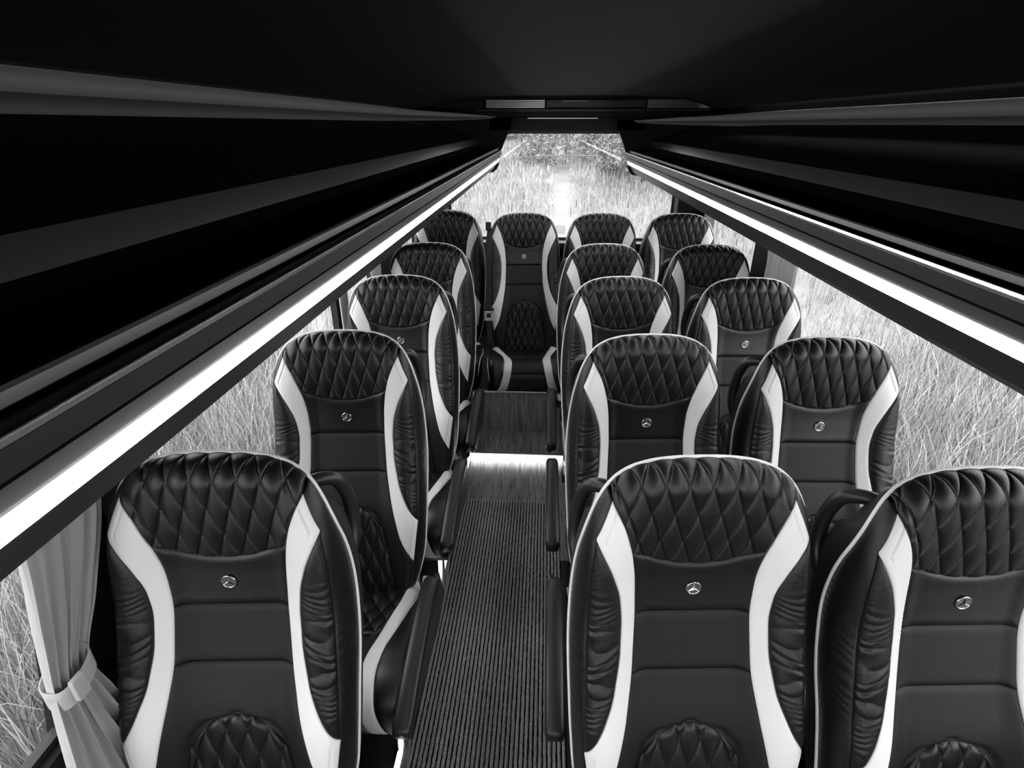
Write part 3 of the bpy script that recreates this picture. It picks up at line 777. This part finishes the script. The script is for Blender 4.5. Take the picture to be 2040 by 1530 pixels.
# ================================================================== OUTSIDE
def terrain(x, y):
    ds = np.maximum(0, np.abs(x - XC) - 3.0); dr = np.maximum(0, y - 8.0)
    h = GZ + .17 * ds + .15 * dr - .02 * np.minimum(ds, dr)
    return h + .10 * np.sin(x * .7 + 1.3) * np.sin(y * .5) * np.clip((ds + dr) / 4, 0, 1)
gx = np.linspace(-32, 32, 110); gy = np.linspace(-18, 46, 110)
GX, GY = np.meshgrid(gx, gy)
gr = link('ground', grid_mesh('ground', np.stack([GX, GY, terrain(GX, GY)], -1)), 'ground')
tag(gr, 'pale dry field rising around the bus', 'ground', kind='structure')

def grass(name, n, xr, yr, hgt, wid, label, dens=None, seedv=1, mean=.36, sd=.10):
    r = np.random.default_rng(seedv)
    x = r.uniform(*xr, n); y = r.uniform(*yr, n)
    if dens is not None:
        k = dens(x, y, r); x, y = x[k], y[k]; n = len(x)
    dist = np.hypot(x, y)
    z = terrain(x, y); h = r.uniform(*hgt, n) ; wd = wid * np.clip(dist / 5, .7, 4) * r.uniform(.6, 1.4, n)
    a = r.uniform(0, 2 * np.pi, n); lean = r.uniform(.02, .30, n) * h; la = r.uniform(0, 2 * np.pi, n)
    clump = .5 + .5 * np.sin(x * 2.3 + np.sin(y * 1.7) * 2) * np.sin(y * 2.9 + x)
    h = h * (.75 + .4 * clump)
    dx, dy = np.cos(a) * wd / 2, np.sin(a) * wd / 2
    lx, ly = np.cos(la) * lean, np.sin(la) * lean
    V = np.zeros((n, 7, 3))
    for k, (t, b, ww) in enumerate(((0, 0, 1), (.5, .22, .9), (.85, .7, .7))):
        zz = z + h * t * (1 - .15 * b)
        V[:, 2 * k] = np.stack([x + lx * b - dx * ww, y + ly * b - dy * ww, zz], -1)
        V[:, 2 * k + 1] = np.stack([x + lx * b + dx * ww, y + ly * b + dy * ww, zz], -1)
    V[:, 6] = np.stack([x + lx * 1.25, y + ly * 1.25, z + h * .92], -1)
    f = np.array([[0, 1, 3], [0, 3, 2], [2, 3, 5], [2, 5, 4], [4, 5, 6]])
    F = (np.arange(n)[:, None, None] * 7 + f[None]).reshape(-1, 3)
    me = bpy.data.meshes.new(name)
    me.vertices.add(n * 7); me.vertices.foreach_set('co', V.astype(np.float32).ravel())
    me.loops.add(F.size); me.loops.foreach_set('vertex_index', F.astype(np.int32).ravel())
    me.polygons.add(len(F)); me.polygons.foreach_set('loop_start', np.arange(0, F.size, 3, dtype=np.int32))
    me.update(calc_edges=True)
    ca = me.color_attributes.new('shade', 'FLOAT_COLOR', 'POINT')
    sh = np.clip(r.normal(mean, sd, n), .10, .8) * (.82 + .28 * clump)
    c = np.repeat(sh, 7); rgba = np.stack([c, c, c, np.ones_like(c)], -1).astype(np.float32); ca.data.foreach_set('color', rgba.ravel())
    o = link(name, me, 'grass'); tag(o, label, 'grass', kind='stuff'); return o
grass('tall_grass', 110000, (2.1, 10), (-1.5, 5.5), (.45, 1.1), .0065, 'tall dry grass filling the right side windows', seedv=2, mean=.45, sd=.16)
grass('tall_grass', 80000, (-9.5, -1.85), (-1.5, 5.5), (.45, 1.05), .0065, 'tall dry grass filling the left side windows', seedv=3, mean=.45, sd=.16)
def rear_d(x, y, r):
    return np.abs(x - .10 - .022 * y) > r.uniform(.12, .5, len(x))
grass('tall_grass', 110000, (-13, 13), (6.1, 26), (.08, .30), .006, 'pale field grass beyond the rear window', rear_d, 4)

def bush(loc, rx, rz, n, label, seedv):
    r = np.random.default_rng(seedv)
    t = thing('field_bush', (loc[0], loc[1], float(terrain(np.array(loc[0]), np.array(loc[1])))), label, 'bush', 'bushes on the slope behind the bus')
    V = []; F = []
    cl = r.normal(0, 1, (14, 3)); cl /= np.linalg.norm(cl, axis=1)[:, None]; cl[:, 2] = np.abs(cl[:, 2]); cl *= [rx * .7, rx * .7, rz * .8]
    for i in range(n):
        c = cl[r.integers(14)]; p = r.normal(0, 1, 3); p *= r.uniform(.6, 1) / np.linalg.norm(p); p = c + p * [rx * .38, rx * .38, rz * .3]; p[2] = max(.05, p[2] + rz * .15)
        d = r.normal(0, 1, 3); d /= np.linalg.norm(d); e = np.cross(d, r.normal(0, 1, 3)); e /= np.linalg.norm(e)
        L_ = r.uniform(.07, .15); k = len(V)
        V += [p, p + d * L_ * .5 + e * L_ * .25, p + d * L_, p + d * L_ * .5 - e * L_ * .25]; F.append((k, k + 1, k + 2, k + 3))
    link('foliage', me_from('foliage', V, F), 'leaf', t)
    link('stem', tube_mesh('stem', [(0, 0, -.05), (.05, 0, rz * .4), (0, .1, rz * .8)], [.06, .045, .02], 7), 'bark', t)
bush((.55, 18.5), 1.5, 1.6, 5200, 'broad dark bush at the centre top of the rear window', 1)
bush((2.6, 16.0), 1.6, 1.7, 5200, 'dark bush at the right top of the rear window', 2)
bush((4.4, 18.5), 1.6, 1.9, 4500, 'tall bush half hidden by the right rack end in the rear window', 3)
bush((-1.9, 23.0), 1.3, 1.3, 3500, 'distant bush at the left top of the rear window', 4)
